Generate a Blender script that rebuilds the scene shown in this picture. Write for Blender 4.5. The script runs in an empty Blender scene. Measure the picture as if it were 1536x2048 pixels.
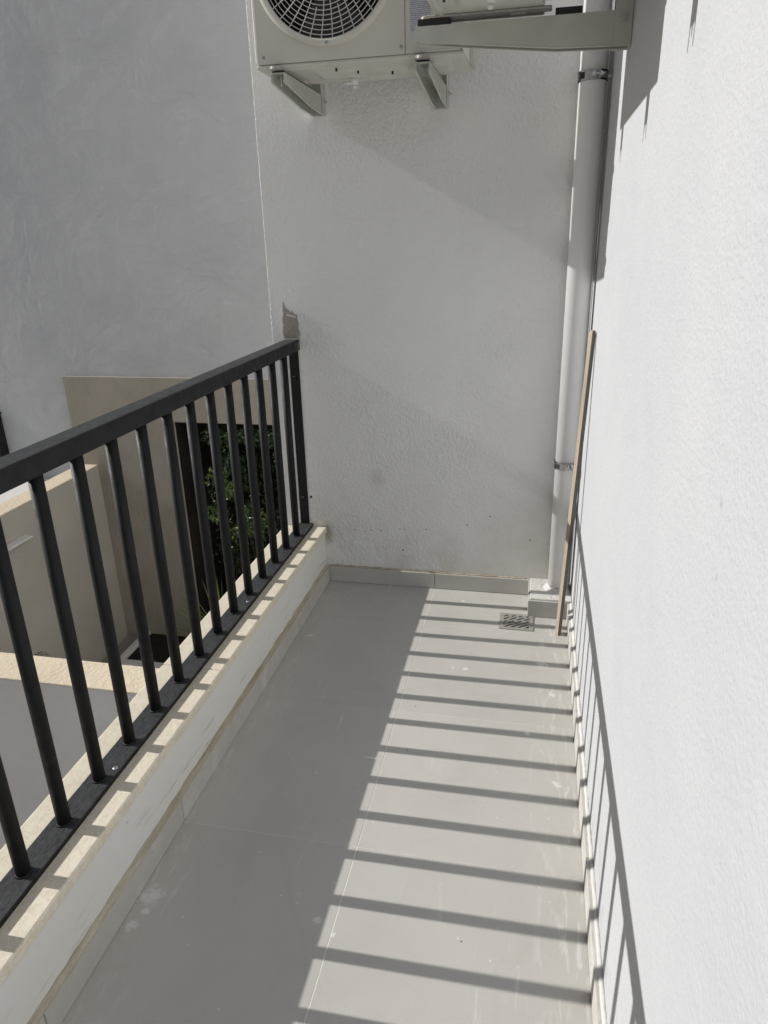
import bpy, bmesh, math, random
from mathutils import Vector, Matrix
random.seed(7)
R = math.radians
sc = bpy.context.scene
C = sc.collection

# ---------------------------------------------------------------- camera
cam_d = bpy.data.cameras.new('camera')
cam = bpy.data.objects.new('camera', cam_d); C.objects.link(cam)
cam.matrix_world = (Matrix.Translation((-0.19058, -2.94859, 1.54220)) @
                    Matrix.Rotation(0.2130, 4, 'Z') @ Matrix.Rotation(1.20097, 4, 'X') @ Matrix.Rotation(-0.02603, 4, 'Z'))
cam_d.sensor_fit = 'VERTICAL'; cam_d.sensor_height = 36; cam_d.sensor_width = 27
cam_d.lens = 1415.9 / 2048 * 36
cam_d.clip_start = 0.02; cam_d.clip_end = 800
sc.camera = cam

# ---------------------------------------------------------------- sky, sun, exposure
SUN = Vector((1.0, 0.012, -0.565))              # the way the light travels
w = bpy.data.worlds.new('World'); sc.world = w; w.use_nodes = True
nt = w.node_tree; bg = nt.nodes['Background']
sky = nt.nodes.new('ShaderNodeTexSky'); sky.sky_type = 'NISHITA'; sky.sun_disc = False
sky.sun_elevation = math.atan2(0.565, 1.0); sky.sun_rotation = R(269)
sky.air_density = 1.0; sky.dust_density = 1.5; sky.ozone_density = 1.0
nt.links.new(sky.outputs[0], bg.inputs[0]); bg.inputs[1].default_value = 0.05
sd = bpy.data.lights.new('sun', 'SUN'); sd.energy = 4.8; sd.angle = R(0.53); sd.color = (1.0, 0.975, 0.94)
so = bpy.data.objects.new('sun', sd); C.objects.link(so)
so.rotation_euler = SUN.to_track_quat('-Z', 'Y').to_euler(); so.location = (-6, 0, 8)
sc.view_settings.view_transform = 'Standard'; sc.view_settings.look = 'None'
sc.view_settings.gamma = 1.0; sc.view_settings.exposure = -0.20
sc.view_settings.use_curve_mapping = False

# ---------------------------------------------------------------- materials
class NB:
    """small node builder"""
    def __init__(s, name):
        s.m = bpy.data.materials.new(name); s.m.use_nodes = True
        s.t = s.m.node_tree; s.b = s.t.nodes['Principled BSDF']
        s.geo = s.t.nodes.new('ShaderNodeNewGeometry'); s.tc = s.t.nodes.new('ShaderNodeTexCoord')
    def pos(s): return s.geo.outputs['Position']
    def obj(s): return s.tc.outputs['Object']
    def put(s, sock, v):
        if isinstance(v, bpy.types.NodeSocket): s.t.links.new(v, sock)
        elif isinstance(v, tuple) and len(v) == 3 and len(getattr(sock, 'default_value', (0,)*3)) == 4: sock.default_value = (*v, 1)
        else: sock.default_value = v
    def noise(s, vec, scale, detail=4, rough=.5, dist=0.0):
        n = s.t.nodes.new('ShaderNodeTexNoise'); s.put(n.inputs['Vector'], vec)
        n.inputs['Scale'].default_value = scale; n.inputs['Detail'].default_value = detail
        n.inputs['Roughness'].default_value = rough; n.inputs['Distortion'].default_value = dist
        return n.outputs['Fac']
    def vor(s, vec, scale, out='Distance', rnd=1.0):
        n = s.t.nodes.new('ShaderNodeTexVoronoi'); s.put(n.inputs['Vector'], vec); n.inputs['Scale'].default_value = scale
        n.inputs['Randomness'].default_value = rnd
        return n.outputs[out]
    def mapv(s, vec, scale=(1,1,1), loc=(0,0,0), rot=(0,0,0)):
        n = s.t.nodes.new('ShaderNodeMapping'); s.put(n.inputs[0], vec)
        n.inputs['Location'].default_value = loc; n.inputs['Scale'].default_value = scale; n.inputs['Rotation'].default_value = rot
        return n.outputs[0]
    def rng(s, v, a, b, c=0.0, d=1.0, smooth=False):
        n = s.t.nodes.new('ShaderNodeMapRange'); s.put(n.inputs[0], v)
        if smooth: n.interpolation_type = 'SMOOTHSTEP'
        for i, q in zip((1,2,3,4), (a,b,c,d)): n.inputs[i].default_value = q
        return n.outputs[0]
    def math(s, op, a, b=0.0):
        n = s.t.nodes.new('ShaderNodeMath'); n.operation = op; s.put(n.inputs[0], a); s.put(n.inputs[1], b)
        return n.outputs[0]
    def mul(s, a, b): return s.math('MULTIPLY', a, b)
    def add(s, a, b): return s.math('ADD', a, b)
    def mx(s, a, b): return s.math('MAXIMUM', a, b)
    def mix(s, f, a, b):
        n = s.t.nodes.new('ShaderNodeMix'); n.data_type = 'RGBA'; s.put(n.inputs[0], f)
        s.put(n.inputs[6], a); s.put(n.inputs[7], b); return n.outputs[2]
    def sep(s, vec):
        n = s.t.nodes.new('ShaderNodeSeparateXYZ'); s.put(n.inputs[0], vec); return n.outputs
    def dist(s, vec, p):
        n = s.t.nodes.new('ShaderNodeVectorMath'); n.operation = 'DISTANCE'; s.put(n.inputs[0], vec); n.inputs[1].default_value = p
        return n.outputs['Value']
    def bump(s, h, strength, distance, prev=None):
        n = s.t.nodes.new('ShaderNodeBump'); n.inputs['Strength'].default_value = strength
        n.inputs['Distance'].default_value = distance; s.put(n.inputs['Height'], h)
        if prev is not None: s.t.links.new(prev, n.inputs['Normal'])
        return n.outputs[0]
    def fin(s, col, rough=.6, nrm=None, metal=0.0, spec=None):
        s.put(s.b.inputs['Base Color'], col); s.put(s.b.inputs['Roughness'], rough)
        s.b.inputs['Metallic'].default_value = metal
        if spec is not None: s.b.inputs['Specular IOR Level'].default_value = spec
        if nrm is not None: s.t.links.new(nrm, s.b.inputs['Normal'])
        return s.m

def plaster(name, c1, c2, grain=150, gstr=.5, gdist=.004, wav=3.0, wdist=.02, wstr=.3, rough=.75, stretch=(1,1,1), mask=None, extra=None):
    b = NB(name); p = b.pos(); q = b.mapv(p, stretch)
    col = b.mix(b.rng(b.noise(p, 1.7, 5, .6), .35, .7), c1, c2)
    n1 = b.noise(q, grain, 3, .55); n2 = b.vor(q, grain*.55)
    h = b.add(n1, b.mul(n2, .5))
    if mask is not None: h = b.mul(h, b.rng(b.noise(p, mask, 3, .6), .35, .68, .35, 1.0, True))
    nr = b.bump(b.noise(p, wav, 3, .55, .6), wstr, wdist)
    nr = b.bump(h, gstr, gdist, nr)
    if extra: col = extra(b, col)
    return b.fin(col, rough, nr, spec=.3)

M = {}
XW = 0.0172                                      # face of the right wall
def right_dirt_and_dent_shade(b, col):
    p = b.pos(); z = b.sep(p)[2]; n = b.noise(p, 2.5, 2)
    m = b.mul(b.rng(b.vor(b.mapv(p, (1, 1, .55)), 26), .05, .085, 1, 0), b.rng(n, .56, .64))
    col = b.mix(b.mul(m, .45), col, (.16, .14, .11))
    m2 = b.mul(b.rng(z, .09, .30, 1, 0), b.rng(b.noise(b.mapv(p,(1,1,.5)), 26, 4, .6), .5, .62))
    col = b.mix(b.mul(m2, .38), col, (.36, .31, .24))
    pit = b.rng(b.vor(p, 75), .10, .16, 1, 0)
    col = b.mix(b.mul(b.mul(pit, b.rng(n, .42, .6)), .22), col, (.30,.30,.30))
    dent_shade = b.rng(b.add(b.dist(p, (XW, -2.167, 1.262)), b.mul(n, .004)), .004, .012, 1, 0)  # shade inside a small dent, painted as a dark spot
    return b.mix(b.mul(dent_shade, .35), col, (.25,.25,.26))
M['wall_right'] = plaster('white_stippled_plaster', (.515,.53,.557), (.555,.568,.588), 190, .5, .0030, 9, .012, .3, .7, extra=right_dirt_and_dent_shade)
def far_dirt(b, col):
    p = b.pos(); s = b.sep(p); x, z = s[0], s[2]
    low = b.rng(z, .05, .55, 1, 0)
    col = b.mix(b.mul(b.mul(low, b.rng(b.noise(p, 5, 4, .6), .4, .7)), .40), col, (.47,.40,.31))
    crn = b.mul(b.rng(x, -.55, -.1), b.rng(z, .1, .8, 1, 0))
    col = b.mix(b.mul(crn, .28), col, (.50,.43,.33))
    m = None; nz = b.noise(p, 160, 2)
    for cx, cz, r in ((-.972,.272,.007),(-.893,.275,.008),(-.847,.275,.008),(-.637,.293,.009),(-.745,.183,.009),(-.448,.326,.008),(-.758,.288,.006),(-.74,.287,.005),(-.349,.373,.007),(-.169,.27,.008),(-.92,.268,.005),(-.7,.29,.004)):
        d = b.dist(b.mapv(p, (.75, 0, 1)), (cx*.75, 0, cz))
        q = b.rng(b.add(d, b.mul(nz, r*.9)), r*.75, r*.98, 1, 0)
        m = q if m is None else b.mx(m, q)
    col = b.mix(b.mul(m, .75), col, (.10,.095,.085))
    sm = b.rng(b.add(b.dist(b.mapv(p,(1,0,.7)), (-.86, 0, .7*.52)), b.mul(b.noise(p,18,4),.05)), .03, .075, 1, 0)
    col = b.mix(b.mul(sm,.22), col, (.25,.23,.2))
    st = b.rng(b.dist(b.mapv(p,(1,0,.45)), (-1.105, 0, .45*.245)), .008, .035, 1, 0)
    return b.mix(b.mul(st,.6), col, (.27,.22,.16))
M['wall_far'] = plaster('grey_white_rough_plaster', (.80,.80,.78), (.85,.85,.83), 135, .85, .008, 2.6, .02, .35, .66, (1,1,.8), 1.9, extra=far_dirt)
def trowel_sunlight(b, col):
    p = b.pos(); big = b.noise(p, .9, 3, .6)
    a = b.rng(b.noise(b.mapv(p, (1.0, 1, 3.2)), 2.6, 7, .62, 1.1), .56, .74)
    c = b.rng(b.noise(b.mapv(p, (3.0, 1, 1.1), loc=(3,0,7)), 2.4, 7, .62, 1.0), .58, .76)
    m = b.mul(b.mx(a, c), b.rng(big, .42, .62, .25, 1))
    col = b.mix(b.mul(m, .24), col, (.80,.80,.80))  # grazing sunlight on trowel bumps painted as pale smears
    return b.mix(b.mul(b.rng(b.noise(b.mapv(p,(2.5,1,.5)), 1.2, 4), .45, .75), .08), col, (.38,.38,.37))
M['wall_neighbour'] = plaster('blue_grey_smooth_render', (.49,.50,.52), (.54,.548,.562), 60, .35, .006, 2.2, .08, .5, .8, extra=trowel_sunlight)
M['beige'] = plaster('beige_scratched_render', (.34,.31,.26), (.42,.38,.32), 80, .7, .007, 2, .03, .5, .85, (1.4,1,.12))
M['parapet_side'] = plaster('parapet_grey_render', (.60,.585,.565), (.66,.645,.625), 90, .25, .004, 2, .02, .3, .85)
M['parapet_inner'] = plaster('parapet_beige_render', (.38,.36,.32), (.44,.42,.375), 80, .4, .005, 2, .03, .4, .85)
M['parapet_top'] = plaster('parapet_tan_coping', (.62,.53,.40), (.71,.62,.48), 60, .6, .008, 5, .02, .4, .85)
def kerb_dirt(b, col):
    p = b.pos(); z = b.sep(p)[2]
    m = b.mul(b.rng(b.noise(b.mapv(p, (1, 3.2, 24), rot=(0.05,0,0)), 1.9, 6, .65), .56, .65), b.rng(z, .09, .18, 1, .12))
    col = b.mix(b.mul(m, .6), col, (.33,.27,.19))
    d = b.mul(b.rng(b.vor(b.mapv(p,(1,.4,1)), 30), .06, .1, 1, 0), b.rng(b.noise(p, 3, 2), .58, .64))
    return b.mix(b.mul(d, .6), col, (.13,.12,.11))
M['kerb'] = plaster('white_kerb_plaster', (.74,.735,.70), (.79,.785,.76), 130, .2, .002, 4, .01, .3, .7, extra=kerb_dirt)

b = NB('grey_porcelain_tile'); p = b.pos()
oi = b.t.nodes.new('ShaderNodeObjectInfo').outputs['Random']
big = b.noise(p, 2.3, 6, .62, .5); med = b.noise(p, 3.1, 2); warp = b.add(b.noise(p, 55, 5, .7, .8), -.5)
col = b.mix(b.rng(big, .3, .72), (.50,.482,.448), (.565,.547,.512))
col = b.mix(b.mul(oi, .22), col, (.42,.41,.385))
col = b.mix(b.mul(b.rng(b.noise(p, 420, 2), .5, .75), .24), col, (.27,.26,.24))
col = b.mix(b.mul(b.rng(b.noise(b.mapv(p, (1,3.5,1)), 60, 3, .6), .45, .8), .12), col, (.64,.63,.61))
stain = b.rng(b.math('ABSOLUTE', b.add(b.noise(p, 1.3, 4, .5, .9), -.5)), .0, .03, 1, 0)
col = b.mix(b.mul(stain, .07), col, (.30,.28,.24))
spl = None
for x, y, r in ((-1.071,-1.778,.040),(-1.08,-1.865,.022),(-1.066,-1.824,.016),(-.39,-.636,.017),(-.438,-.637,.011),(-.637,-1.769,.014),(-.101,-.418,.022),(-1.05,-.50,.018),(-.591,-1.801,.009),(-.10,-.56,.03),(-.07,-.75,.02),(-.26,-.30,.02),(-.45,-.10,.014),(-.15,-.98,.014),(-.06,-1.2,.02)):
    q = b.rng(b.add(b.dist(p, (x, y, 0)), b.mul(warp, r*3.2)), r*.25, r*.8, 1, 0); spl = q if spl is None else b.mx(spl, q)
xx = b.sep(p)
edge = b.mul(b.rng(xx[0], -.17, -.02), b.rng(b.noise(b.mapv(p, (7, 1.2, 1)), 7, 5, .65, .5), .54, .68))
edge2 = b.mul(b.rng(xx[0], -.93, -1.10), b.rng(b.noise(b.mapv(p, (5, 1.2, 1)), 8, 5, .65, .5), .53, .72))
streak = b.mul(b.rng(b.noise(b.mapv(p, (28, 3, 1), rot=(0,0,.5)), 1.5, 3, .6), .62, .70), b.rng(med, .48, .6))
fine = b.mul(b.rng(b.vor(p, 24), .04, .08, 1, 0), b.rng(med, .44, .58))
dirt = b.mul(b.rng(b.vor(b.mapv(p, loc=(.31,.17,0)), 9), .018, .032, 1, 0), b.rng(big, .42, .55))
dust = b.mx(b.mx(b.mul(spl, .6), b.mul(edge, .55)), b.mx(b.mx(b.mul(edge2, .35), b.mul(streak, .32)), b.mul(fine, .65)))
col = b.mix(dust, col, (.80,.79,.76))
col = b.mix(b.mul(dirt, .8), col, (.08,.07,.06))
M['tile'] = b.fin(col, b.rng(big, .3, .7, .56, .66), b.bump(b.noise(p, 300, 2), .10, .002), spec=.16)
b = NB('beige_tile_grout'); M['grout'] = b.fin(b.mix(b.noise(b.pos(), 40), (.70,.685,.64), (.80,.785,.74)), .9, b.bump(b.noise(b.pos(), 200), .4, .003))
b = NB('cream_marble'); p = b.pos()
v = b.rng(b.math('ABSOLUTE', b.add(b.noise(b.mapv(p,(1.4,1,1)), 26, 6, .62, 1.6), -.5)), 0, .05, 1, 0)
col = b.mix(b.noise(p, 9, 4), (.76,.69,.55), (.84,.78,.655)); col = b.mix(b.mul(v, .38), col, (.50,.42,.30))
M['marble'] = b.fin(col, .45, b.bump(b.noise(p, 120), .08, .002), spec=.4)
b = NB('brown_sealant'); p = b.pos()
M['bead'] = b.fin(b.mix(b.rng(b.noise(b.mapv(p,(3,.35,3)), 14, 5, .7), .35, .65), (.33,.275,.20), (.52,.475,.39)), .85, b.bump(b.noise(p, 90, 4), .6, .006))
b = NB('black_powder_coat'); p = b.pos()
up = b.rng(b.sep(b.geo.outputs['Normal'])[2], .6, .95)
dust_skylight = b.mul(b.mul(b.rng(b.noise(b.mapv(p,(3,1,3)), 60, 6, .75, .3), .25, .85), up), .42)  # upward faces paled: settled dust, with skylight painted in
col = b.mix(dust_skylight, (.009,.0095,.0105), (.22,.23,.24))
chip = b.mul(b.mul(b.rng(b.sep(p)[1], -.05, .01), b.rng(b.sep(p)[2], 1.095, 1.10)), b.rng(b.noise(p, 60, 4, .6), .48, .6))
col = b.mix(b.mul(chip, .6), col, (.5,.49,.46))
M['black'] = b.fin(col, b.rng(b.noise(p, 30, 4), .3, .7, .48, .65), b.bump(b.noise(p, 350, 2), .12, .002), spec=.28)
def simple(name, c1, c2, sc_=30, rough=.5, metal=0.0, bs=.05, bd=.002, bsc=200, spec=None):
    b = NB(name); p = b.obj()
    return b.fin(b.mix(b.rng(b.noise(p, sc_, 5, .6), .3, .7), c1, c2), rough, b.bump(b.noise(p, bsc, 2), bs, bd), metal, spec)
M['ac'] = simple('ivory_painted_steel', (.60,.575,.515), (.64,.615,.555), 4, .42, bs=.04)
M['acwhite'] = simple('pale_ac_edge', (.74,.74,.70), (.78,.78,.74), 8, .4)
M['acpan'] = simple('ac_base_pan', (.58,.565,.51), (.66,.64,.585), 9, .35, bs=.12, bd=.01, bsc=14)
M['grille'] = simple('grille_wire', (.52,.50,.45), (.57,.55,.50), 20, .4)
M['dark'] = simple('dark_fan_cavity', (.012,.012,.013), (.02,.02,.021), 8, .6)
M['fan'] = simple('fan_plastic', (.03,.032,.034), (.045,.045,.047), 8, .5)
M['bracket'] = simple('painted_bracket_steel', (.50,.515,.46), (.57,.58,.525), 12, .35, bs=.05)
M['steel'] = simple('zinc_steel', (.48,.49,.50), (.66,.66,.66), 60, .32, .9)
M['alu'] = simple('matte_grey_metal', (.36,.345,.32), (.46,.44,.41), 50, .5, .35)
M['rubber'] = simple('black_rubber', (.012,.012,.012), (.025,.025,.025), 40, .7)
M['pvc'] = simple('white_pvc', (.80,.795,.785), (.84,.835,.825), 6, .35)
b = NB('pine_edge'); p = b.obj()
M['wood'] = b.fin(b.mix(b.rng(b.noise(b.mapv(p,(60,14,1.2)), 3, 5, .6), .35, .65), (.33,.27,.21), (.44,.375,.30)), .6, b.bump(b.noise(b.mapv(p,(80,30,2)), 3), .15, .002))
M['woodface_shade'] = simple('shaded_laminate_face', (.10,.09,.075), (.15,.135,.11), 15, .6)  # right side of the batten, its shade painted in as dark brown
M['blocktile'] = M['tile']
M['lumpy'] = plaster('lumpy_white_mortar', (.60,.585,.55), (.68,.665,.63), 70, .6, .006, 14, .01, .5, .85)
M['cement'] = plaster('bare_cement', (.27,.25,.21), (.42,.395,.34), 60, 1, .01, 30, .012, .9, .9)
M['cementw'] = plaster('paint_flake', (.6,.6,.58), (.66,.66,.64), 90, .4, .004)
M['concrete'] = plaster('pale_concrete', (.42,.40,.37), (.50,.48,.45), 40, .4, .006, 1.2, .02, .3, .9)
M['terrace'] = plaster('white_terrace_screed', (.66,.65,.63), (.72,.71,.69), 40, .3, .004, 1.2, .02, .3, .85)
M['patio'] = plaster('patio_concrete', (.24,.225,.2), (.30,.28,.25), 40, .4, .006, 1.2, .02, .3, .9)
M['soil'] = plaster('black_soil_and_shade', (.012,.01,.008), (.03,.025,.02), 30, 1, .02, 6, .04, .6, 1)  # also colours the recess panels, where it stands in for shade
M['lampwhite'] = simple('lamp_white', (.66,.66,.65), (.7,.7,.69), 10, .4)
def leafmat(name, c1, c2):
    b = NB(name); oi = b.geo.outputs['Random Per Island']
    b.b.inputs['Subsurface Weight'].default_value = 0
    b.put(b.b.inputs['Transmission Weight'], 0.0)
    return b.fin(b.mix(oi, c1, c2), .42, None, 0, .5)
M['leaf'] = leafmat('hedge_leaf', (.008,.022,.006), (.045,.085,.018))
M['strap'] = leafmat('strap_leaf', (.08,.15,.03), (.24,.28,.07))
M['leaf_lit'] = leafmat('sunlit_leaf', (.03,.07,.016), (.17,.21,.05))  # lighter copy of the hedge leaf, sunlight put into its colour
M['palm'] = leafmat('palm_leaf', (.012,.022,.010), (.03,.05,.02))
M['bark'] = simple('dark_stem', (.05,.038,.026), (.09,.07,.05), 30, .9)
b = NB('rating_label'); p = b.obj(); s = b.sep(p)
rows = b.rng(b.math('SINE', b.mul(s[2], 2*math.pi/.0048)), .1, .3)
words = b.rng(b.noise(b.mapv(p, (220, 1, 200)), 1, 2), .38, .46)
inx = b.mul(b.rng(s[2], -.036, -.034), b.rng(s[2], .046, .044))
M['label'] = b.fin(b.mix(b.mul(b.mul(b.mul(rows, words), inx), .8), (.58,.59,.64), (.10,.10,.14)), .4)
M['yellow'] = simple('warning_yellow', (.62,.45,.02), (.66,.48,.03), 20, .4)

# ---------------------------------------------------------------- mesh helpers
def obj(name, bm, mat, parent=None, smooth=False, loc=None):
    me = bpy.data.meshes.new(name)
    bmesh.ops.recalc_face_normals(bm, faces=bm.faces)
    if smooth:
        for f in bm.faces: f.smooth = True
    bm.to_mesh(me); bm.free()
    for m in (mat if isinstance(mat, (list, tuple)) else [mat]): me.materials.append(m)
    o = bpy.data.objects.new(name, me); C.objects.link(o)
    if parent: o.parent = parent
    if loc: o.location = loc
    return o
def tag(o, label=None, cat=None, group=None, kind=None):
    if label: o['label'] = label
    if cat: o['category'] = cat
    if group: o['group'] = group
    if kind: o['kind'] = kind
    return o
def thing(name, label, cat, loc=(0,0,0), rz=0, group=None):
    o = bpy.data.objects.new(name, None); C.objects.link(o); o.empty_display_size = .1
    o.location = loc; o.rotation_euler = (0,0,rz); return tag(o, label, cat, group)
def addbox(bm, x0, x1, y0, y1, z0, z1, bev=0.0, seg=2, mat=0):
    r = bmesh.ops.create_cube(bm, size=1)
    vs = r['verts']
    for v in vs: v.co = Vector(((x0+x1)/2 + v.co.x*(x1-x0), (y0+y1)/2 + v.co.y*(y1-y0), (z0+z1)/2 + v.co.z*(z1-z0)))
    fs = list({f for v in vs for f in v.link_faces})
    for f in fs: f.material_index = mat
    if bev > 0:
        es = list({e for v in vs for e in v.link_edges})
        bmesh.ops.bevel(bm, geom=es, offset=bev, segments=seg, affect='EDGES', profile=.5)
def box(x0, x1, y0, y1, z0, z1, bev=0.0, seg=2):
    bm = bmesh.new(); addbox(bm, x0, x1, y0, y1, z0, z1, bev, seg); return bm
def addcyl(bm, a, b_, r0, r1=None, n=16, caps=True):
    a = Vector(a); b_ = Vector(b_); r1 = r0 if r1 is None else r1
    d = b_ - a; L = d.length
    r = bmesh.ops.create_cone(bm, cap_ends=caps, segments=n, radius1=r0, radius2=r1, depth=L)
    q = Vector((0,0,1)).rotation_difference(d.normalized()).to_matrix().to_4x4()
    bmesh.ops.transform(bm, matrix=Matrix.Translation((a+b_)/2) @ q, verts=r['verts'])
    return r['verts']
def cyl(a, b_, r0, r1=None, n=16):
    bm = bmesh.new(); addcyl(bm, a, b_, r0, r1, n); return bm
def smooth_cyl(o, ang=40):
    for f in o.data.polygons: f.use_smooth = len(f.vertices) <= 4
    return o
def prism(pts, axis, a, b_):
    """polygon pts extruded along axis from a to b_"""
    bm = bmesh.new()
    def mk(t, p):
        if axis == 'x': return (t, p[0], p[1])
        if axis == 'y': return (p[0], t, p[1])
        return (p[0], p[1], t)
    v0 = [bm.verts.new(mk(a, p)) for p in pts]; v1 = [bm.verts.new(mk(b_, p)) for p in pts]
    bm.faces.new(v0); bm.faces.new(v1[::-1])
    n = len(pts)
    for i in range(n): bm.faces.new((v0[i], v0[(i+1)%n], v1[(i+1)%n], v1[i]))
    return bm
def ring(bm, cx, cy, cz, r, wr, n=48, m=4):
    """torus in the xz plane"""
    V = []
    for i in range(n):
        a = 2*math.pi*i/n; row = []
        for j in range(m):
            t = 2*math.pi*j/m + math.pi/4; rr = r + wr*math.cos(t)
            row.append(bm.verts.new((cx + rr*math.cos(a), cy + wr*math.sin(t), cz + rr*math.sin(a))))
        V.append(row)
    for i in range(n):
        for j in range(m):
            bm.faces.new((V[i][j], V[(i+1)%n][j], V[(i+1)%n][(j+1)%m], V[i][(j+1)%m]))
def clone(root, label, loc, rz=None):
    def cp(o, par):
        c = o.copy(); C.objects.link(c); c.parent = par
        for ch in o.children: cp(ch, c)
        return c
    r = cp(root, None); r.location = loc; r['label'] = label
    if rz is not None: r.rotation_euler = (0,0,rz)
    return r

# ---------------------------------------------------------------- ground, courtyard floor
W = 1.103; YF = 0.012; YN = -4.6
g = tag(obj('ground', box(-150, 150, -150, 150, -2.9, -2.42), M['concrete']), kind='structure')
pt = tag(obj('courtyard_floor', box(-4.338, -1.312, -.185, 2.99, -2.416, -2.40), M['patio']), kind='structure')

# ---------------------------------------------------------------- balcony floor with its tiles
fl = tag(obj('floor', box(-1.29, XW+.2, YN, YF, -.22, -.0008), M['grout']), kind='structure')
XJ = -.595; YJ = [0.0, -.33, -.933, -1.536, -2.139, -2.742, -3.345, -3.948, -4.55]
for i in range(len(YJ)-1):
    for (xa, xb) in ((-W-.008, XJ-.0013), (XJ+.0013, 0.008)):
        ya, yb = YJ[i+1]+.0007, YJ[i]-.0007
        dz = random.uniform(-.0004, .0004)
        obj('tile', box(xa, xb, ya, yb, -.008, dz, .0004, 1), M['tile'], fl)

# ---------------------------------------------------------------- right wall
wr = tag(obj('wall_right', box(XW, XW+.3, YN, 3.0, -2.42, 6.0), M['wall_right']),
         'sunlit white plaster wall along the right side of the balcony', 'wall')
HS = .077
for i in range(len(YJ)-1):
    ya, yb = YJ[i+1]+.0012, min(YJ[i]-.0012, -.20)
    if yb - ya < .03: continue
    obj('skirting_tile', box(-.0008*random.random(), XW-.0005, ya, yb, .0015, HS+random.uniform(-.0008,.0008), .0012, 1), M['tile'], wr)
# uneven mortar line left on top of the skirting
bm = bmesh.new(); prev = None; y = -.20
while y > YN+.02:
    zt = HS + .0035 + .0015*random.random(); xi = .006 + .0018*random.random()
    cur = [bm.verts.new(c) for c in ((xi, y, HS-.001), (xi+.003, y, zt), (XW+.001, y, zt+.003+.002*random.random()), (XW+.001, y, HS-.001))]
    if prev:
        for k in range(4): bm.faces.new((prev[k], prev[(k+1)%4], cur[(k+1)%4], cur[k]))
    prev = cur; y -= .022
obj('mortar_line', bm, M['lumpy'], wr, True)

# ---------------------------------------------------------------- far wall
wf = tag(obj('wall_far', box(-1.305, XW-.0005, YF, 2.97, -2.42, 6.0, .003, 2), M['wall_far']),
         'rough grey-white plaster wall closing the far end of the balcony', 'wall')
for xa, xb in ((-W, XJ-.001), (XJ+.001, -.165)):
    obj('skirting_tile', box(xa, xb, 0.0, YF-.0005, .0015, HS, .0012, 1), M['tile'], wf)
bm = bmesh.new(); prev = None; x = -W
while x < -.165:
    z = HS + .003 + .004*random.random()
    cur = [bm.verts.new(c) for c in ((x, .004+.003*random.random(), HS-.001), (x, .007, z), (x, YF+.001, z+.004), (x, YF+.001, HS-.001))]
    if prev:
        for k in range(4): bm.faces.new((prev[k], prev[(k+1)%4], cur[(k+1)%4], cur[k]))
    prev = cur; x += .02
obj('mortar_line', bm, M['bead'], wf, True)
pts = [(-1.243,1.300),(-1.239,1.285),(-1.233,1.272),(-1.226,1.268),(-1.216,1.257),(-1.206,1.259),(-1.198,1.249),(-1.186,1.247),(-1.187,1.228),(-1.181,1.212),(-1.184,1.190),(-1.178,1.175),(-1.182,1.149),(-1.250,1.149),(-1.253,1.178),(-1.248,1.204),(-1.251,1.226),(-1.245,1.246),(-1.247,1.266)]
px_ = [(-1.217+(a+1.217)*1.13+random.uniform(-.0015,.0015), 1.215+(c-1.215)*1.06+random.uniform(-.0015,.0015)) for a, c in pts]
obj('patch_edge', prism(px_, 'y', YF-.0009, YF+.003), M['lumpy'], wf)
obj('cement_patch', prism(pts, 'y', YF-.0018, YF+.003), M['cement'], wf)
obj('paint_flake', prism([(-1.233,1.243),(-1.20,1.236),(-1.192,1.232),(-1.193,1.240),(-1.215,1.245),(-1.230,1.249)], 'y', YF-.0030, YF-.0010), M['cementw'], wf)

# ---------------------------------------------------------------- kerb wall under the railing
kb = tag(obj('kerb_wall', box(-1.30, -1.118, YN, YF-.002, -.30, .249), M['kerb']),
         'low white kerb wall with cream marble sill under the black railing', 'wall')
ys = [YF-.002, -1.19, -2.39, -3.59, YN]
for i in range(4):
    obj('sill_slab', box(-1.313, -1.108, ys[i+1]+.0008, ys[i]-.0008, .249, .279, .005, 2), M['marble'], kb)
for i in range(len(YJ)-1):
    obj('skirting_tile', box(-1.1178, -W+.0006*random.random(), YJ[i+1]+.0012, YJ[i]-.0012, .0015, .078, .0012, 1), M['tile'], kb)
bm = bmesh.new(); prev = None; y = -.002
while y > YN+.02:
    j = lambda a: a*(random.random()-.5)
    top = .090 + j(.005); out = -1.1045 + j(.0022)
    cur = [bm.verts.new(c) for c in ((out, y, .0765), (out+.0015, y, .081+j(.003)), (out-.005, y, .089+j(.003)), (-1.1165, y, top), (-1.1195, y, top+.002), (-1.1195, y, .0765))]
    if prev:
        for k in range(6): bm.faces.new((prev[k], prev[(k+1)%6], cur[(k+1)%6], cur[k]))
    prev = cur; y -= .03
obj('sealant_bead', bm, M['bead'], kb, True)

# ---------------------------------------------------------------- black railing
rl = thing('railing', 'black steel balcony railing with round balusters on the marble sill', 'railing', (-1.206, 0, .279))
def loc_rail(o): o.location = Vector(o.location) - Vector((-1.206, 0, .279)); return o
XB = -1.206
loc_rail(obj('top_rail', box(-1.243, -1.181, YN+.05, YF-.001, 1.098, 1.146, .0045, 3), M['black'], rl))
br = loc_rail(obj('bottom_rail', box(-1.241, -1.172, YN+.05, YF-.001, .2795, .293, .002, 2), M['black'], rl))
base = None; i = 0
while -.142 - .1429*i > YN+.1:
    y = -.142 - .1429*i
    if base is None:
        bm = cyl((0,0,.292), (0,0,1.0985), .0158, None, 24); addcyl(bm, (0,0,.2925), (0,0,.2965), .0192, .0160, 16); addcyl(bm, (0,0,1.0945), (0,0,1.098), .0160, .0190, 16)
        base = smooth_cyl(obj('baluster', bm, M['black'], rl)); o = base
    else:
        o = base.copy(); C.objects.link(o)
    o.location = (0, y, -.279); i += 1
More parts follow.
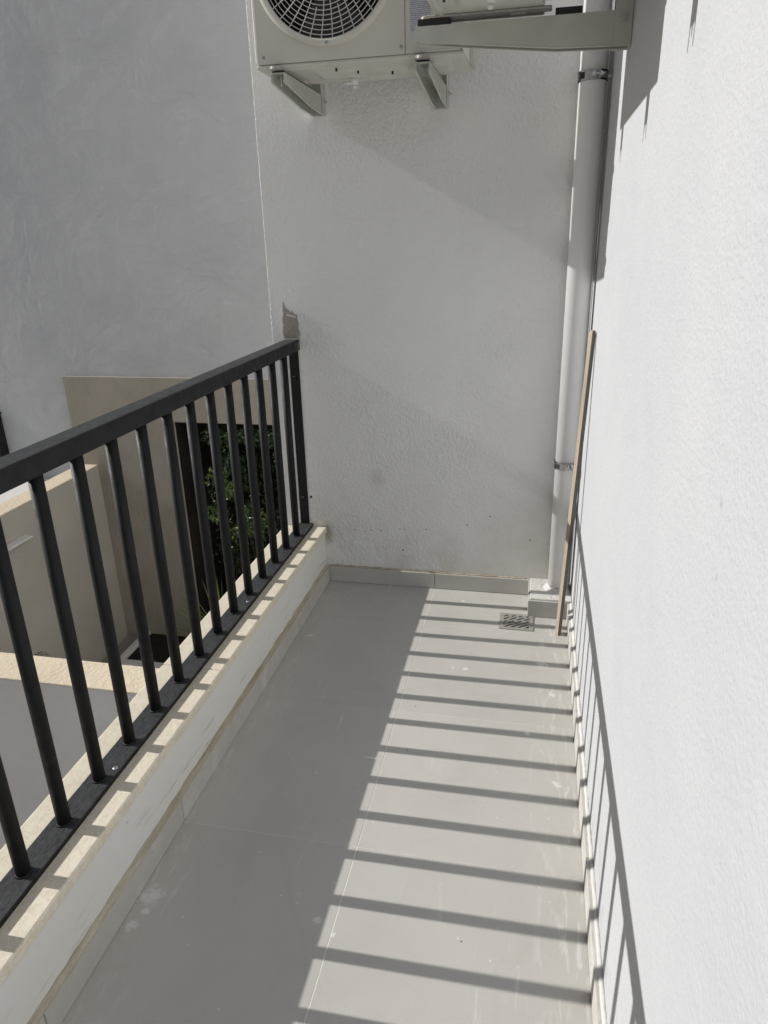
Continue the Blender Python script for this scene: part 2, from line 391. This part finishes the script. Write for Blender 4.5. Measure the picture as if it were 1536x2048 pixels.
wp = loc_rail(obj('wall_post', box(-1.232, -1.190, YF-.010, YF-.001, .2935, 1.0975, .0015, 1), M['black'], rl))
for z in (.42, .98):
    bm = bmesh.new(); addcyl(bm, (-1.212, YF-.010, z), (-1.212, YF-.017, z), .009, .006, 12)
    o = obj('bolt', bm, M['black'], wp)
o = loc_rail(obj('plaster_plug', cyl((-1.176, YF, .425), (-1.176, YF-.006, .425), .006, .004, 8), M['rubber'], rl))
for y in (-.72, -1.62, -2.5):
    loc_rail(obj('screw', cyl((XB+.018, y-.05, .293), (XB+.018, y-.05, .2945), .007, .005, 12), M['steel'], rl))

# ---------------------------------------------------------------- wall brackets
def make_bracket(label, loc, rz, L=.50, group='air conditioner wall brackets', wd=.046, dp=1.0, ph=.0062, pl_=.067):
    """wall at y=0, the arm reaches towards -y, its top at z=0"""
    t = thing('wall_bracket', label, 'bracket', loc, rz, group)
    h = wd/2; th = .003
    prof = [(-.002,0),(-L+.006,0),(-L,-.005),(-L,-.029),(-L+.010,-.034),(-.34*L,-.073),(-.002,-.079)]
    prof = [(a, c*dp) for a, c in prof]
    bm = bmesh.new()
    for sx in (-1, 1):
        q = prism(prof, 'x', sx*h, sx*(h-th)); me = bpy.data.meshes.new('t'); q.to_mesh(me); q.free(); bm.from_mesh(me); bpy.data.meshes.remove(me)
    addbox(bm, -h+th, h-th, -L+.004, -.003, -.0035, -.0005)                     # top web
    obj('arm', bm, M['bracket'], t)
    pl = prof[3:]                                                                # folded lips along the lower edge
    for sx in (-1, 1):
        bm = bmesh.new()
        for (a, c) in zip(pl[:-1], pl[1:]):
            x0, x1 = sx*(h+.0012), sx*(h-.0055)
            v = [bm.verts.new(k) for k in ((x0,a[0],a[1]),(x1,a[0],a[1]),(x1,c[0],c[1]),(x0,c[0],c[1]),(x0,a[0],a[1]-.003),(x1,a[0],a[1]-.003),(x1,c[0],c[1]-.003),(x0,c[0],c[1]-.003))]
            for f in ((0,1,2,3),(4,7,6,5),(0,4,5,1),(1,5,6,2),(2,6,7,3),(3,7,4,0)): bm.faces.new([v[k] for k in f])
        obj('flange', bm, M['bracket'], t)
    bm = bmesh.new(); addbox(bm, -h-.002, h+.002, -.005, -.001, -.082*dp, .42, .001, 1)
    for sx in (-1, 1): addbox(bm, sx*(h+.002)-.0015, sx*(h+.002)+.0015, -.046, -.001, -.083*dp, .42, .0008, 1)
    wpl = obj('wall_plate', bm, M['bracket'], t)
    for z in (-.02, .16, .32):
        bm = bmesh.new(); addcyl(bm, (h+.003,-.024,z), (h+.009,-.024,z), .008, None, 6); addcyl(bm, (h+.003,-.024,z), (h+.016,-.024,z), .004, None, 8)
        obj('bolt', bm, M['steel'], wpl)
    bm = bmesh.new(); addcyl(bm, (0,-L+.035,-.034), (0,-L+.035,.03), .0042, None, 8)
    addcyl(bm, (0,-L+.035,-.016), (0,-L+.035,-.005), .0095, None, 6); addcyl(bm, (0,-L+.035,-.006), (0,-L+.035,-.0045), .013, None, 12)
    addcyl(bm, (0,-L+.035,.018), (0,-L+.035,.026), .0085, None, 6)
    obj('bolt', bm, M['steel'], t)
    obj('rubber_pad', box(-h+.004, h-.004, -L+.008, -L+.008+pl_, .0003, ph, .002, 2), M['rubber'], t)
    obj('rubber_pad', box(-h+.006, h-.006, -.20, -.13, .0003, ph, .002, 2), M['rubber'], t)
    return t

# ---------------------------------------------------------------- air conditioner outdoor units
def make_ac(label, loc, rz, w_=.67, d=.285, h=.56, feet=(.11,.56)):
    """front at y=0 facing -y, body towards +y, x from 0 to w_, underside at z=0"""
    t = thing('air_conditioner', label, 'air conditioner', loc, rz, 'outdoor air conditioner units')
    bm = bmesh.new()                                                            # shell: sides, top, back
    addbox(bm, 0, .010, .002, d, .012, h, .004, 2); addbox(bm, w_-.010, w_, .002, d, .012, h, .004, 2)
    addbox(bm, -.004, w_+.004, -.004, d+.004, h, h+.014, .005, 2); addbox(bm, .010, w_-.010, d-.006, d, .012, h)
    obj('casing', bm, M['acwhite'], t)
    bm = bmesh.new(); addbox(bm, .012, w_-.02, d+.001, d+.050, .03, h-.01, .004, 1)
    obj('rear_sun_block', bm, M['acpan'], t)  # block added behind the unit to keep sun off the drain pipe
    cx, cz, r0 = .243, .276, .2300
    # front panel with the round opening
    bm = bmesh.new(); N = 96
    x0, x1, z0, z1 = .0105, w_-.182, .010, h-.001
    angs = sorted([2*math.pi*k/N for k in range(N)] + [math.atan2(zz-cz, xx_-cx) % (2*math.pi) for xx_ in (x0,x1) for zz in (z0,z1)])
    inn, out, inb, outb = [], [], [], []
    for a in angs:
        ca, sa = math.cos(a), math.sin(a)
        ts = [((x1 if ca > 0 else x0)-cx)/ca if abs(ca) > 1e-6 else 1e9, ((z1 if sa > 0 else z0)-cz)/sa if abs(sa) > 1e-6 else 1e9]
        tt = min(ts)
        inn.append(bm.verts.new((cx+r0*min(1,tt/r0*.999)*ca, 0, cz+r0*min(1,tt/r0*.999)*sa))); out.append(bm.verts.new((cx+tt*ca, 0, cz+tt*sa)))
        inb.append(bm.verts.new((cx+r0*min(1,tt/r0*.999)*ca, .012, cz+r0*min(1,tt/r0*.999)*sa))); outb.append(bm.verts.new((cx+tt*ca, .012, cz+tt*sa)))
    n = len(angs)
    for k in range(n):
        q = (k+1) % n
        bm.faces.new((inn[k], inn[q], out[q], out[k])); bm.faces.new((inn[k], inb[k], inb[q], inn[q])); bm.faces.new((out[k], out[q], outb[q], outb[k]))
    obj('front_panel', bm, M['ac'], t)
    sp = obj('service_panel', box(x1+.0006, w_-.0105, 0.0022, .014, .010, h-.001, .003, 2), M['ac'], t)
    # rim of the fan opening
    bm = bmesh.new(); prof = ((.2300,.004),(.2300,-.006),(.2260,-.011),(.2140,-.013),(.2095,-.010),(.2085,.006)); NN = 96; V = []
    for k in range(NN):
        a = 2*math.pi*k/NN; V.append([bm.verts.new((cx+r*math.cos(a), yy, cz+r*math.sin(a))) for r, yy in prof])
    for k in range(NN):
        for j in range(len(prof)-1): bm.faces.new((V[k][j], V[(k+1)%NN][j], V[(k+1)%NN][j+1], V[k][j+1]))
    obj('fan_rim', bm, M['ac'], t, True)
    bm = bmesh.new(); r = .200
    while r > .05: ring(bm, cx, -.006 - .010*(1-(r/.216)**2), cz, r, .0017, 64, 4); r -= .0127
    ring(bm, cx, -.016, cz, .045, .003, 40, 4)
    for k in range(36):
        a = 2*math.pi*(k+.5)/36; r1 = (.046, .12, .083)[k % 3]; ta = .16
        P = [Vector((cx+rr*math.cos(a+ta*(1-rr/.217)), -.004 - .010*(1-(rr/.216)**2)-.004, cz+rr*math.sin(a+ta*(1-rr/.217)))) for rr in (.209, .17, .13, .09, .046) if rr >= r1-.001]
        for p0, p1 in zip(P[:-1], P[1:]): addcyl(bm, p0, p1, .0017, None, 4, False)
    obj('grille', bm, M['grille'], t)
    bm = bmesh.new(); addcyl(bm, (cx,.20,cz), (cx,.205,cz), .227, None, 48)
    V = []
    for k in range(64):
        a = 2*math.pi*k/64; V.append([bm.verts.new((cx+(.2278)*math.cos(a), yy, cz+(.2278)*math.sin(a))) for yy in (.006,.20)])
    for k in range(64): bm.faces.new((V[k][0], V[(k+1)%64][0], V[(k+1)%64][1], V[k][1]))
    obj('fan_duct', bm, M['dark'], t)
    bm = bmesh.new(); addcyl(bm, (cx,.05,cz), (cx,.12,cz), .045, None, 24)
    for k in range(3):
        a0 = 2*math.pi*k/3 + .4; rows = []
        for rr in (.04, .10, .16, .205):
            rows.append([bm.verts.new((cx+rr*math.cos(a0+s_*(.38+1.1*rr)+rr), .055+.06*(s_+1)/2, cz+rr*math.sin(a0+s_*(.38+1.1*rr)+rr))) for s_ in (-1,-.33,.33,1)])
        for r_, q_ in zip(rows[:-1], rows[1:]):
            for j in range(3): bm.faces.new((r_[j], r_[j+1], q_[j+1], q_[j]))
    obj('fan', bm, M['fan'], t, True)
    # base pan with pressed ribs
    bm = bmesh.new(); addbox(bm, .002, w_-.002, .003, d-.003, -.002, .0095, .004, 2)
    for (xa, xb, ya, yb, dz) in ((.03,w_-.03,.012,.035,.006),(.16,.33,.07,.20,.008),(.36,.50,.06,.12,.010),(.20,.45,.22,.262,.007),(.03,.10,.20,.26,.008),(w_-.12,w_-.05,.05,.22,.010)):
        q = bmesh.ops.create_cube(bm, size=1)['verts']
        for v in q:
            k = .72 if v.co.z < 0 else 1.0
            v.co = Vector(((xa+xb)/2 + v.co.x*(xb-xa)*k, (ya+yb)/2 + v.co.y*(yb-ya)*k, -.0015 - dz/2 + v.co.z*dz))
    bmesh.ops.bevel(bm, geom=[e for e in bm.edges if e.is_manifold and e.calc_face_angle(0) > .4 and min(v.co.z for v in e.verts) < -.004], offset=.003, segments=2, affect='EDGES')
    pan = obj('base_pan', bm, M['acpan'], t)
    bm = bmesh.new(); addcyl(bm, (.285,.17,-.004), (.285,.17,-.012), .020, .018, 20); addcyl(bm, (.285,.17,-.012), (.285,.17,-.034), .016, .0085, 16); addcyl(bm, (.285,.17,-.034), (.285,.17,-.044), .0085, .007, 12)
    addcyl(bm, (.285,.17,-.026), (.245,.172,-.026), .0055, None, 10)
    smooth_cyl(obj('drain_spout', bm, M['acwhite'], pan))
    for hx, hy in ((.315,.10),(.42,.15),(.255,.05)): obj('hole_shade_peg', cyl((hx,hy,-.0025), (hx,hy,-.0135), .0035, None, 8), M['dark'], pan)  # near-black pegs stand in for the shade inside holes
    for fx in feet:
        bm = bmesh.new(); addbox(bm, fx-.020, fx+.020, -.028, d+.02, -.0085, -.0022, .002, 1); addbox(bm, fx-.026, fx-.0202, .01, d, -.013, -.003)
        addcyl(bm, (fx,-.016,-.0095), (fx,-.016,-.0022), .020, None, 16)
        obj('foot', bm, M['alu'], t)
    for sx_, sz_ in ((.03,.03),(w_-.192,.03),(w_-.02,.05),(.243,.0545)):
        bm = bmesh.new(); addcyl(bm, (sx_,-.0005-(.012 if sz_ == .0545 else 0),sz_), (sx_,-.0035-(.012 if sz_ == .0545 else 0),sz_), .0055, .004, 12)
        obj('screw', bm, M['steel'], t)
    lb = obj('rating_label', box(-.032, .032, -.0004, .0004, -.055, .055), M['label'], t, loc=(w_-.133, .0025, .102))
    obj('warning_triangle', prism([(.010,-.046),(.030,-.046),(.020,-.026)], 'y', -.0012, -.0006), M['yellow'], lb)
    # valve cover at the rear right
    bm = prism([(d-.10,.012),(d+.03,.012),(d+.045,.05),(d+.045,.16),(d,.20),(d-.10,.20)], 'x', w_+.0005, w_+.012)
    obj('valve_cover', bm, M['ac'], t)
    return t

Z1 = 2.058
ac1 = make_ac('air conditioner with round fan grille mounted on the far wall', (-1.118, -.44, Z1), 0, .67, .285, .56, (.075,.545))
b1 = make_bracket('wall bracket left under the far air conditioner, next to the wall edge', (-1.043, YF, Z1-.0149), 0, .462, dp=.78)
b2 = clone(b1, 'wall bracket right under the far air conditioner, below its rating label', (-.573, YF, Z1-.0149), 0)
Z2 = 2.110
ac2 = make_ac('air conditioner on the right wall, only its underside in view at the top', (-.512, -.557, Z2), R(-90), .73, .30, .56, (.085,.60))
b3 = make_bracket('long pale wall bracket reaching out from the right wall under the nearer air conditioner', (XW, -.642, Z2-.027), R(-90), .58, ph=.0183, pl_=.09)
b4 = clone(b3, 'wall bracket above the picture edge carrying the near end of the right-wall unit', (XW, -1.157, Z2-.027), R(-90))
ac3 = clone(ac2, 'further air conditioner on the right wall above the picture, only its shadow in view', (-.512, -1.54, Z2+.075), R(-90))
b5 = clone(b3, 'wall bracket above the picture under the far end of the out-of-frame unit', (XW, -1.625, Z2+.048), R(-90))
b6 = clone(b3, 'wall bracket above the picture under the near end of the out-of-frame unit', (XW, -2.14, Z2+.048), R(-90))

# ---------------------------------------------------------------- drain pipe, plinth
pp = thing('drain_pipe', 'white plastic drain pipe in the corner beside the right wall', 'pipe', (-.037, -.076, .06))
pts0, pts1 = Vector((-.037,-.076,.085)), Vector((-.058,-.070,5.8))
bm = bmesh.new(); addcyl(bm, pts0, pts1, .046, None, 40)
tube = smooth_cyl(obj('pipe_tube', bm, M['pvc'], pp)); tube.location = -Vector(pp.location)
def clamp(z):
    f = (z-.085)/(5.8-.085); c = pts0.lerp(pts1, f)
    bm = bmesh.new()
    for (r, za, zb_, mt) in ((.0495,-.013,.013,0),(.0505,.010,.015,1),(.0505,-.015,-.010,1)):
        n0 = len(bm.faces); addcyl(bm, (c.x,c.y,z+za), (c.x,c.y,z+zb_), r, None, 40); bm.faces.ensure_lookup_table()
        for f_ in bm.faces[n0:]: f_.material_index = mt
    for s in (-1, 1):
        addbox(bm, c.x+.012+s*.006-.002, c.x+.012+s*.006+.002, c.y-.068, c.y-.044, z-.012, z+.012, .001, 1)
    addcyl(bm, (c.x-.008,c.y-.058,z), (c.x+.034,c.y-.058,z), .0035, None, 8)
    addcyl(bm, (c.x-.004,c.y-.058,z), (c.x+.003,c.y-.058,z), .0075, None, 6); addcyl(bm, (c.x+.021,c.y-.058,z), (c.x+.027,c.y-.058,z), .0075, None, 6)
    addcyl(bm, (c.x+.044,c.y,z), (XW+.002,c.y,z), .006, None, 8)
    o = obj('pipe_clamp', bm, [M['steel'], M['rubber']], pp); o.location = -Vector(pp.location)
for z in (2.035, .655): clamp(z)
pl = thing('pipe_plinth', 'small tiled mortar block at the foot of the white drain pipe', 'plinth', (-.08, -.09, 0))
def pl_obj(n, bm, m): o = obj(n, bm, m, pl); o.location = -Vector(pl.location); return o
pl_obj('mortar_core', box(-.158, XW-.001, -.188, YF-.001, .0015, .086, .004, 2), M['lumpy'])
pl_obj('front_tile', box(-.165, -.012, -.197, -.1885, .0015, .078, .0012, 1), M['tile'])
pl_obj('corner_tile', box(-.010, XW-.002, -.1945, -.1885, .0015, .070, .0012, 1), M['tile'])
pl_obj('side_tile', box(-.165, -.1585, -.188, YF-.001, .0015, .078, .0012, 1), M['tile'])
bm = bmesh.new(); NN = 28; V = []
for k in range(NN):
    a = 2*math.pi*k/NN; row = []
    for (r, z) in ((.066,.085),(.058,.091),(.0505,.096),(.0462,.106)):
        rr = r + (random.random()-.5)*.007; row.append(bm.verts.new((min(-.037+rr*math.cos(a), XW+.002), -.076+rr*math.sin(a), z+(random.random()-.5)*.004)))
    V.append(row)
for k in range(NN):
    for j in range(3): bm.faces.new((V[k][j], V[(k+1)%NN][j], V[(k+1)%NN][j+1], V[k][j+1]))
o = pl_obj('mortar_collar', bm, M['lumpy'])
for f in o.data.polygons: f.use_smooth = True

# ---------------------------------------------------------------- wooden batten leaning on the right wall
bt = thing('wooden_batten', 'thin light-brown wooden batten leaning against the right wall in front of the pipe', 'batten', (-.04, -.32, 0))
sec = [(-.050,-.310), (-.040,-.337), (-.026,-.331), (-.036,-.304)]; lean = XW-.0012+.026; zt = 1.222
bm = bmesh.new(); rows = []
for f, z in ((0,.0015), (.5,zt*.5), (.985,zt-.014), (1,zt)):
    cxm = sum(q[0] for q in sec)/4; cym = sum(q[1] for q in sec)/4; k = .72 if f == 1 else 1.0
    rows.append([bm.verts.new((cxm+(q[0]-cxm)*k+lean*f, cym+(q[1]-cym)*k, z)) for q in sec])
for a, c in zip(rows[:-1], rows[1:]):
    for k in range(4):
        fc = bm.faces.new((a[k], a[(k+1)%4], c[(k+1)%4], c[k])); fc.material_index = 1 if k == 1 else 0
bm.faces.new(rows[0][::-1]); bm.faces.new(rows[-1])
bmesh.ops.bevel(bm, geom=[e for e in bm.edges if abs(e.verts[0].co.z-e.verts[1].co.z) > .1], offset=.001, segments=1, affect='EDGES')
o = obj('wood_strip', bm, [M['wood'], M['woodface_shade']], bt); o.location = -Vector(bt.location)

# ---------------------------------------------------------------- floor drain
dr = thing('floor_drain', 'small square slotted metal floor drain near the pipe corner', 'drain', (-.208, -.251, 0))
x0, x1, y0, y1 = -.072, .070, -.068, .066
bm = bmesh.new()
for a in ((x0,x1,y0,y0+.016),(x0,x1,y1-.016,y1),(x0,x0+.018,y0+.016,y1-.016),(x1-.018,x1,y0+.016,y1-.016)): addbox(bm, *a, .0012, .0034, .0008, 1)
obj('drain_frame', bm, M['alu'], dr)
obj('well_shade_plate', box(x0+.004, x1-.004, y0+.004, y1-.004, .0006, .0011), M['dark'], dr)  # flat near-black plate stands in for shade below the grate
bm = bmesh.new(); ca, sa = math.cos(R(38)), math.sin(R(38))
u = -.11; k = 0
def quadbar(c, hl, hw):
    v0 = []
    for z in (.0013, .0042):
        for (s, t_) in ((-1,-1),(1,-1),(1,1),(-1,1)):
            lx, ly = s*hl, t_*hw; v0.append(bm.verts.new((c[0]+lx*ca-ly*sa, c[1]+lx*sa+ly*ca, z)))
    for f in ((0,3,2,1),(4,5,6,7),(0,1,5,4),(1,2,6,5),(2,3,7,6),(3,0,4,7)): bm.faces.new([v0[i] for i in f])
while u < .11:
    # a bar across, clipped to the inner square
    lo, hi = -.2, .2
    for (o_, d_, mn, mxv) in ((-u*sa, ca, x0+.016, x1-.016), (u*ca, sa, y0+.014, y1-.014)):
        a, c = (mn-o_)/d_, (mxv-o_)/d_; lo = max(lo, min(a,c)); hi = min(hi, max(a,c))
    if hi-lo > .01:
        m = (lo+hi)/2; quadbar((-u*sa+m*ca, u*ca+m*sa), (hi-lo)/2, .0046)
        s = -.1 + (k % 2)*.025
        while s < .1:
            px, py = s*ca-(u+.009)*sa, s*sa+(u+.009)*ca
            if x0+.02 < px < x1-.02 and y0+.018 < py < y1-.018: quadbar((px,py), .006, .006)
            s += .050
    u += .018; k += 1
obj('drain_grate', bm, M['alu'], dr)

# ---------------------------------------------------------------- neighbouring building and courtyard walls
nb = thing('neighbour_building', 'tall blue-grey rendered neighbouring wall rising behind the railing', 'building', (-6, 3.03, -2.42))
def at(o, par): o.location = -Vector(par.location); return o
for bb in ((-4.69, -1.30, 3.03, 9.0, -.02, 7.5), (-4.69, -3.476, 3.03, 9.0, -2.42, -.021), (-3.475, -1.30, 4.0, 9.0, -2.42, -.021)):
    at(obj('main_wall', box(*bb), M['wall_neighbour'], nb), nb)
at(obj('side_wall', box(-11, -4.691, 3.052, 9.0, -2.42, 7.5), M['wall_neighbour'], nb), nb)
cw = thing('courtyard_wall', 'beige lower courtyard wall with a dark planted opening', 'wall', (-3, 3.0, -2.42))
XA = -3.476
at(obj('wall_panel', box(-4.55, XA, 2.99, 3.029, -2.42, .392), M['beige'], cw), cw)
at(obj('lintel', box(XA+.0005, -1.306, 2.99, 3.029, -.02, .392), M['beige'], cw), cw)
# near-black panels put the deep shade of the planted recess into colour
at(obj('recess_shade_back', box(XA+.002, -1.306, 3.985, 3.999, -2.42, -.024), M['soil'], cw), cw)
at(obj('recess_shade_side', box(XA+.002, XA+.016, 3.03, 3.984, -2.42, -.024), M['soil'], cw), cw)
at(obj('recess_shade_ceiling', box(XA+.017, -1.306, 3.03, 3.984, -.038, -.024), M['soil'], cw), cw)
lp = thing('courtyard_parapet', 'sunlit parapet wall running away on the left below the railing', 'parapet', (-4.44, 1, -2.42))
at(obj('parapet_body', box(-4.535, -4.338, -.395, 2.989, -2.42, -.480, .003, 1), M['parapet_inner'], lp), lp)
at(obj('parapet_coping', box(-4.537, -4.336, -.397, 2.9885, -.480, -.470, .004, 2), M['parapet_top'], lp), lp)
npr = thing('courtyard_parapet', 'nearer tan-topped parapet with grey face crossing below the railing', 'parapet', (-2.8, -.29, -2.42))
at(obj('parapet_body', box(-4.337, -1.306, -.395, -.187, -2.42, -.480, .003, 1), M['parapet_side'], npr), npr)
at(obj('parapet_coping', box(-4.335, -1.306, -.397, -.185, -.480, -.4705, .004, 2), M['parapet_top'], npr), npr)
lm = thing('wall_light', 'small white wedge-shaped wall light on the courtyard parapet', 'lamp', (-4.337, 1.70, -.735))
bm = prism([(0,.012),(.075,.004),(.078,-.006),(0,-.018)], 'y', -.17, .13); bmesh.ops.bevel(bm, geom=list(bm.edges), offset=.004, segments=2, affect='EDGES')
obj('lamp_body', bm, M['lampwhite'], lm)
obj('lamp_lens', box(.010, .030, -.14, .10, -.0235, -.0200), M['dark'], lm)
bd = thing('planting_bed', 'dark soil planting bed at the foot of the beige courtyard wall', 'planting bed', (-2.8, 2.7, -2.4))
at(obj('soil', box(-4.05, -1.32, 2.46, 2.985, -2.3985, -2.345), M['soil'], bd), bd)
at(obj('bed_kerb', box(-4.13, -1.32, 2.36, 2.455, -2.3985, -2.32, .01, 2), M['parapet_side'], bd), bd)
at(obj('bed_kerb', box(-4.13, -4.055, 2.458, 2.985, -2.3985, -2.32, .01, 2), M['parapet_side'], bd), bd)

tr = tag(obj('terrace_floor', box(-11, -4.5365, -.39, 3.051, -2.419, -.66), M['terrace']), kind='structure')
ln = thing('wall_lantern', 'black wall lantern on the neighbouring wall behind the rail at the left edge', 'lantern', (-5.46, 3.051, -.42))
bm = bmesh.new(); addbox(bm, -.10, .10, -.02, -.0005, -.10, .45, .004, 1); addbox(bm, -.07, .10, -.115, -.021, -.16, .42, .006, 2)
obj('lantern_body', bm, M['black'], ln)
obj('lantern_cap', box(-.085, .112, -.13, -.0005, .421, .44, .004, 1), M['black'], ln)
# hedge filling the opening
hd = thing('hedge', 'dark green leafy hedge seen through the railing in the wall opening', 'hedge', (-2.4, 2.9, -2.36))
HB = (bmesh.new(), bmesh.new())
CL = [(random.uniform(-3.2,-1.5), random.uniform(2.94,3.5), random.uniform(-2.3,-.12), random.uniform(.07,.16)) for _ in range(210)]
CL += [(random.uniform(-3.2,-1.5), random.uniform(2.98,3.2), -.10-.07*random.random(), .07) for _ in range(70)]
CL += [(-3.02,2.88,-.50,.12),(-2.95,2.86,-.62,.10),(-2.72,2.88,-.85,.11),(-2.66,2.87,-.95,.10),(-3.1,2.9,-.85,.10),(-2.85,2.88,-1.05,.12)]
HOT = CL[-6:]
for k in range(13000):
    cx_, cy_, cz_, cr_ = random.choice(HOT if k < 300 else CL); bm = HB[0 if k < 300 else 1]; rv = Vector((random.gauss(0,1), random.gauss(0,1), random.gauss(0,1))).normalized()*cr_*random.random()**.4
    x, y, z = cx_+rv.x, cy_+rv.y, cz_+rv.z
    if z > -.05 or (y > 2.98 and x < XA+.25) or x > -1.34: continue
    L = random.uniform(.022, .055)*(1.35 if k < 300 else 1); a = random.uniform(0, 6.28); tl = random.uniform(-.9, .9)
    d = Vector((math.cos(a)*math.cos(tl), -.35*random.random(), math.sin(a)*.8 - .25)).normalized()
    s = d.cross(Vector((random.uniform(-1,1), random.uniform(-1,1), random.uniform(-1,1)))).normalized()*L*.27
    c = Vector((x, y, z))
    up = d.cross(s).normalized()*L*.12
    v = [bm.verts.new(q) for q in (c, c+d*L*.5+s+up, c+d*L, c+d*L*.5-s+up)]
    bm.faces.new(v[:3]); bm.faces.new((v[0], v[2], v[3]))
for k_, m_, in ((0, 'leaf_lit'), (1, 'leaf')):
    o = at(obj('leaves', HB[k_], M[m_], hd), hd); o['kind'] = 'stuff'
bm = bmesh.new()
for k in range(26):
    x = random.uniform(-3.2, -1.5); z0 = -2.35; y = random.uniform(3.05, 3.4); p0 = Vector((x, y, z0))
    for j in range(5):
        p1 = p0 + Vector((random.uniform(-.10,.10), random.uniform(-.03,.03), random.uniform(.25,.45)))
        if p1.z > -.1: break
        p1.y = min(max(p1.y, 3.05), 3.4); addcyl(bm, p0, p1, .010-.0015*j, .0085-.0015*j, 5, False); p0 = p1
at(obj('branches', bm, M['bark'], hd), hd)['kind'] = 'stuff'
def strap_plant(label, x, y, z, n, L, wd, mat, drop=.7, cat='plant', name='strap_plant', grp='plants in the courtyard'):
    t = thing(name, label, cat, (x, y, z), 0, grp); bm = bmesh.new()
    for k in range(n):
        a = random.uniform(0, 6.28); l = L*random.uniform(.6, 1.1); out = random.uniform(.25, .8); wv = wd*random.uniform(.7,1.2)
        d = Vector((math.cos(a), math.sin(a), 0)); s = Vector((-d.y, d.x, 0)); prev = None
        for q in range(7):
            f = q/6; c = d*(l*out*f) + Vector((0,0, l*(f - drop*f*f*out)))
            ww = wv*(1-f)**.6*(.5+.5*min(1, f*4)) + .0006
            cur = (bm.verts.new(c+s*ww), bm.verts.new(c+Vector((0,0,-ww*.5))), bm.verts.new(c-s*ww))
            if prev: bm.faces.new((prev[0], cur[0], cur[1], prev[1])); bm.faces.new((prev[1], cur[1], cur[2], prev[2]))
            prev = cur
    o = obj('leaves', bm, mat, t); o['kind'] = 'stuff'
    obj('stem', cyl((0,0,-.02), (0,0,.06), .02, .014, 8), M['bark'], t)
strap_plant('yellow-green strap-leaved plant in front of the hedge, nearest the far wall', -2.62, 2.66, -2.35, 60, 1.15, .010, M['strap'])
strap_plant('bushy strap-leaved plant in front of the hedge, beside the black opening', -3.05, 2.68, -2.35, 60, 1.0, .010, M['strap'])
# palm whose frond shows above the near parapet
pm = thing('palm', 'dark feather-leaved palm tip just above the near parapet at the left edge', 'palm', (-4.05, 1.05, -2.40))
obj('trunk', cyl((0,0,0), (.01,0,.42), .05, .035, 10), M['bark'], pm)
for k in range(9):
    a = k*2*math.pi/9 + .3; d = Vector((math.cos(a), math.sin(a), 0)); s = Vector((-d.y, d.x, 0)); bm = bmesh.new(); L = .52 + .06*(k%3); pp_ = []
    for q in range(19):
        f = q/18; c = Vector((.01,0,.42)) + d*(L*.62*f) + Vector((0,0, L*(1.15*f - .62*f*f))); pp_.append(c)
    for q in range(18): addcyl(bm, pp_[q], pp_[q+1], .004*(1-q/22), None, 4, False)
    for q in range(3, 19):
        f = q/18; ll = .20*math.sin(math.pi*min(1, f*.8+.2)) + .03
        for sg in (-1, 1):
            e = pp_[q] + s*sg*ll*.9 + d*ll*.45 + Vector((0,0,-ll*.25 + .03)); m_ = (pp_[q]+e)/2 + Vector((0,0,.012)); w2 = d*.006
            v = [bm.verts.new(z_) for z_ in (pp_[q]-w2*.5, m_-w2, e, m_+w2, pp_[q]+w2*.5)]; bm.faces.new(v)
    obj('frond', bm, M['palm'], pm)
